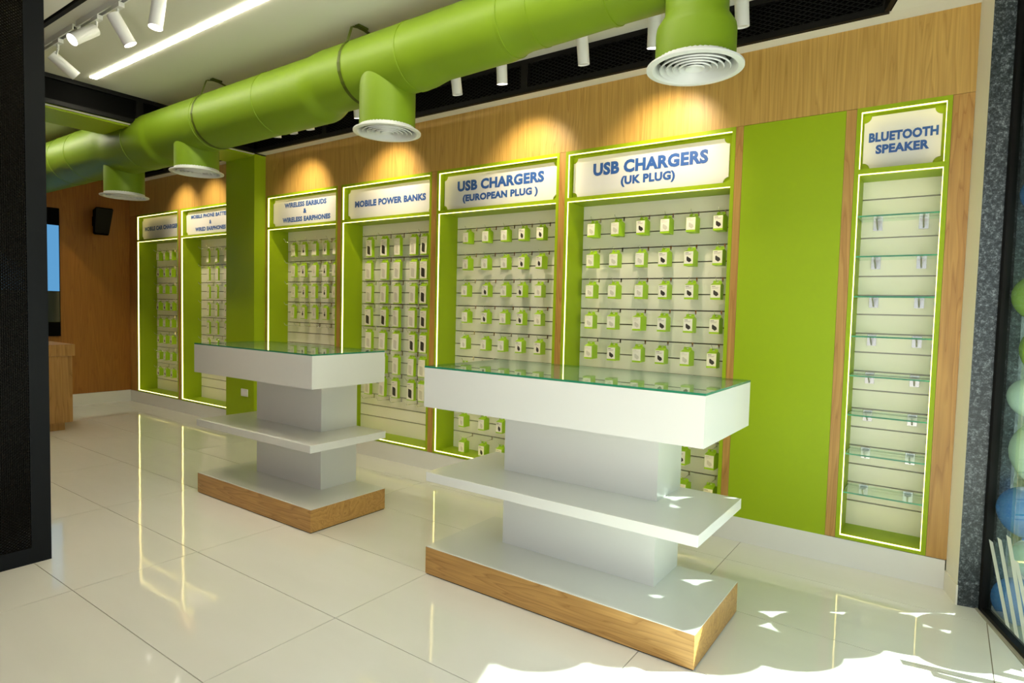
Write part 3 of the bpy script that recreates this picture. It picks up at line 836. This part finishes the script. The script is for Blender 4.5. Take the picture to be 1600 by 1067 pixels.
gb = 'white spot lamps along the display wall'
for X, lit, tx, nm in ((-1.44, True, -.14, 'behind the nearest duct branch'), (-1.91, False, .02, 'left of the nearest duct branch'), (-2.52, True, -.10, 'third from the right along the wall'),
                       (-2.93, False, .03, 'fourth from the right along the wall'), (-3.96, True, -.14, 'left of the second duct branch'), (-4.60, False, .0, 'fifth from the far end, half under the duct'),
                       (-4.84, False, .02, 'just below the duct edge above the earbuds bay'), (-5.05, True, -.3, 'leftmost before the green beam'), (-0.965, False, .03, 'at the right edge of the nearest duct branch'),
                       (-6.95, True, -.15, 'over the phone batteries bay'), (-7.65, True, -.1, 'over the car chargers bay')):
    Y = 3.35
    top = (X, Y, 3.10); bot = (X + tx * .12, Y + .035, 2.915)
    spot((X, Y), top, bot, lit, 'white cylinder spot lamp ' + nm, gb, aim=(X + tx * .9, WY, 2.40) if lit else None, power=1.0 if X > -6 else .7)

tr = MB().box(-4.755, -3.0, 1.676, 1.712, ZC - .034, ZC); tr.build('x', M['lampwhite']) if False else None
def track(x0, x1, label):
    t = empty('light_track', ((x0 + x1) / 2, 1.694, ZC)); tag(t, label, 'light track', 'white ceiling tracks')
    MB().box(x0, x1, 1.676, 1.684, ZC - .036, ZC).box(x0, x1, 1.704, 1.712, ZC - .036, ZC).box(x0, x1, 1.684, 1.704, ZC - .012, ZC).build('rail', M['lampwhite'], t)
    MB().box(x0 + .01, x1 - .01, 1.685, 1.703, ZC - .016, ZC - .0125).build('conductor', M['dark'], t)
    MB().box(x0 - .004, x0, 1.674, 1.714, ZC - .038, ZC).build('end_cap', M['lampwhite'], t)
track(-5.9, -4.80, 'short white ceiling light track at the far left')
track(-4.745, -2.9, 'long white ceiling light track above the glass doors')
gt = 'white spot lamps on the ceiling track'
spot((-5.10, 1.694), (-5.17, 1.677, 3.09), (-5.152, 1.821, 2.982), False, 'leftmost track lamp, tilted away and unlit', gt, 'track')
spot((-4.47, 1.694), (-4.46, 1.68, 3.09), (-4.433, 1.545, 2.973), True, 'track lamp with glowing face turned towards the entrance', gt, 'track', power=.5)
spot((-4.17, 1.694), (-4.13, 1.650, 3.09), (-4.094, 1.731, 2.933), True, 'third track lamp from left, tilted to the right', gt, 'track', power=.5)
spot((-3.70, 1.694), (-3.675, 1.705, 3.09), (-3.666, 1.678, 2.912), True, 'rightmost visible track lamp at the top of the picture', gt, 'track', power=.5)

# ------------------------------------------------------------------ left end: screen, loudspeaker, counter
tv = empty('wall_screen', (XL + .03, 2.5, .92)); tag(tv, 'tall black framed wall screen showing plain blue, on the left wood wall', 'screen')
MB().box(XL + .018, XL + .05, 1.9, 3.045, .92, 2.53).build('frame', M['black'], tv)
MB().box(XL + .05, XL + .054, 1.93, 3.035, 1.49, 2.315).build('lit_display', M['tvblue'], tv)
MB().box(XL + .05, XL + .053, 1.93, 3.035, 1.10, 1.485).build('dark_display', M['tvdark'], tv)
sk = empty('wall_loudspeaker', (XL + .02, 3.46, 2.4)); tag(sk, 'black loudspeaker bracketed on the left wood wall', 'loudspeaker')
mb = MB(); i = 0
xf, xb = XL + .30, XL + .09
mb.v = [(xb, 3.40, 2.25), (xb, 3.53, 2.25), (xf - .09, 3.545, 2.235), (xf - .09, 3.375, 2.235), (xb, 3.40, 2.57), (xb, 3.53, 2.57), (xf + .02, 3.56, 2.58), (xf + .02, 3.35, 2.58)]
for f in ((0, 3, 2, 1), (4, 5, 6, 7), (0, 1, 5, 4), (1, 2, 6, 5), (2, 3, 7, 6), (3, 0, 4, 7)): mb.f.append(f); mb.mi.append(0); mb.smooth.append(False)
mb.build('cabinet', M['black'], sk, bevel=.012)
mb = MB(); mb.v = [(xf - .076, 3.540, 2.262), (xf - .076, 3.380, 2.262), (xf + .022, 3.357, 2.565), (xf + .022, 3.553, 2.565), (xf - .10, 3.540, 2.262), (xf - .10, 3.380, 2.262), (xf + .012, 3.357, 2.565), (xf + .012, 3.553, 2.565)]
for f in ((0, 3, 2, 1), (0, 1, 5, 4), (1, 2, 6, 5), (2, 3, 7, 6), (3, 0, 4, 7)): mb.f.append(f); mb.mi.append(0); mb.smooth.append(False)
mb.build('grille', M['blackframe'], sk)
MB().tube((XL + .018, 3.46, 2.42), (xb + .01, 3.46, 2.42), .02, n=14).box(XL + .018, XL + .03, 3.42, 3.50, 2.36, 2.48).build('wall_bracket', M['black'], sk)
ct = empty('sales_counter', (-7.9, 2.0, 0)); tag(ct, 'oak sales counter at the far left edge with a thick top', 'counter')
MB().box(-8.18, -7.63, 1.24, 2.55, 0, .085).build('toe_kick', M['counter_wood'], ct)
MB().box(-8.22, -7.585, 1.2, 2.61, .085, .790).build('body', M['counter_wood'], ct)
MB().box(-8.25, -7.565, 1.17, 2.63, .793, .915).build('counter_top', M['counter_wood'], ct, bevel=.002)

# black mesh door panel close on the left
sc = empty('mesh_screen', (-3.87, .6, 0)); tag(sc, 'tall black framed mesh panel filling the left edge', 'mesh panel')
PX = -3.87; YE = 1.225
MB().box(PX - .03, PX, YE - .088, YE, 0, 3.17).build('post', M['screen_frame'], sc)
MB().box(PX - .03, PX, -.55, YE - .088, 0, .085).build('bottom_rail', M['screen_frame'], sc)
MB().box(PX - .03, PX, -.55, YE - .088, 3.05, 3.17).build('top_rail', M['screen_frame'], sc)
MB().box(PX - .03, PX, -.63, -.55, 0, 3.17).build('post', M['screen_frame'], sc)
for off, mt in ((-.006, 'wire'), (-.026, 'darkwire')):
    mw = lattice(Vector((PX + off, 0, 0)), Vector((0, 1, 0)), -.55, YE - .088, .085, 3.05, 0.018, 0.015, 0.0030)
    o = mw.build('mesh', M[mt], sc); o['kind'] = 'stuff'

# ------------------------------------------------------------------ outside: balloons and planting
UV = []
def balloon(p, r, mat, label):
    mb = MB(); prof = []
    for k in range(15):
        a = math.pi * k / 14; rr = r * math.sin(a); z = -r * math.cos(a)
        if z < 0: rr *= 1 - .12 * (-z / r) ** 2; z *= 1.14
        prof.append((z, max(rr, .0005)))
    rt = mb.lathe(prof, p, 28).build('balloon', mat, None, O=Vector(p))
    MB().lathe([(-1.14 * r, .004), (-1.14 * r - .012, .010), (-1.14 * r - .013, .0005)], p, 10).build('knot', mat, rt)
    tag(rt, label, 'balloon', 'balloon garland outside the glass')
strandA = [('b_blue', .105), ('b_white', .085), ('b_blue', .11), ('b_white', .15), ('b_white', .085), ('b_green', .12), ('b_green', .10), ('b_white', .125), ('b_blue', .085), ('b_blue', .105),
           ('b_mint', .07), ('b_white', .11), ('b_green', .095)]
cname = {'b_white': 'white', 'b_blue': 'blue', 'b_green': 'olive green', 'b_mint': 'turquoise'}
pl = []
NTH = ['first', 'second', 'third', 'fourth', 'fifth', 'sixth', 'seventh', 'eighth', 'ninth', 'tenth', 'eleventh', 'twelfth', 'thirteenth', 'fourteenth', 'fifteenth', 'sixteenth']
def strand(cols, px_, py_, z, zmax, labf, wob):
    k = 0
    while z < zmax:
        c, r = cols[k % len(cols)]
        x = px_ + wob * (1 if k % 2 else -1) + (r - .11) * .5; y = py_ - (r - .11) * .6
        z += r * 1.10
        while any(math.hypot(x - a, y - b) ** 2 + ((z - d) / 1.12) ** 2 < (r + e) ** 2 for a, b, d, e in pl): z += .01
        pl.append((x, y, z, r))
        balloon((x, y, z), r, M[c], labf(c, NTH[k], r)); k += 1
        z += r * .35
sides = lambda r: 'large' if r > .13 else 'mid sized' if r > .1 else 'small'
strand(strandA, .362, 3.675, -.02, 1.85, lambda c, n, r: '%s %s balloon, %s from the ground in the strand by the granite pier' % (sides(r), cname[c], n), .025)
WH = [('b_white', .135), ('b_green', .12), ('b_blue', .13)]
strand(WH, .53, 3.47, .0, 1.8, lambda c, n, r: '%s balloon, %s from the ground in the outer strand away from the pier' % (cname[c], n), .015)
strand([('b_green', .14), ('b_blue', .125), ('b_white', .14)], .75, 3.80, .08, 2.9, lambda c, n, r: '%s balloon, %s from the ground in the added middle rear strand' % (cname[c], n), .015)  # added strand, closes sun gaps between the front balloons
strand([('b_blue', .125), ('b_white', .13), ('b_green', .12)], .82, 3.62, .1, 2.2, lambda c, n, r: '%s balloon, %s from the ground in the added right rear strand' % (cname[c], n), .01)  # another added strand, makes the garland's shadow denser
hg = MB(); random.seed(3)
for k in range(2600):
    x = random.uniform(.15, 2.6); y = random.uniform(5.0, 5.7); z = random.uniform(0, 2.3)
    a, b_ = random.uniform(0, 6.28), random.uniform(-1, 1); s = .05
    u = Vector((math.cos(a), math.sin(a), b_)).normalized() * s; v = u.cross(Vector((random.random(), random.random(), random.random()))).normalized() * s * .5
    p = Vector((x, y, z)); hg.quad([p - u, p - v, p + u, p + v])
hg.box(.15, 2.6, 5.3, 5.5, -.12, 2.2)
o = hg.build('hedge', M['leaf']); tag(o, 'dense green hedge outside behind the balloons', 'hedge', kind='stuff')
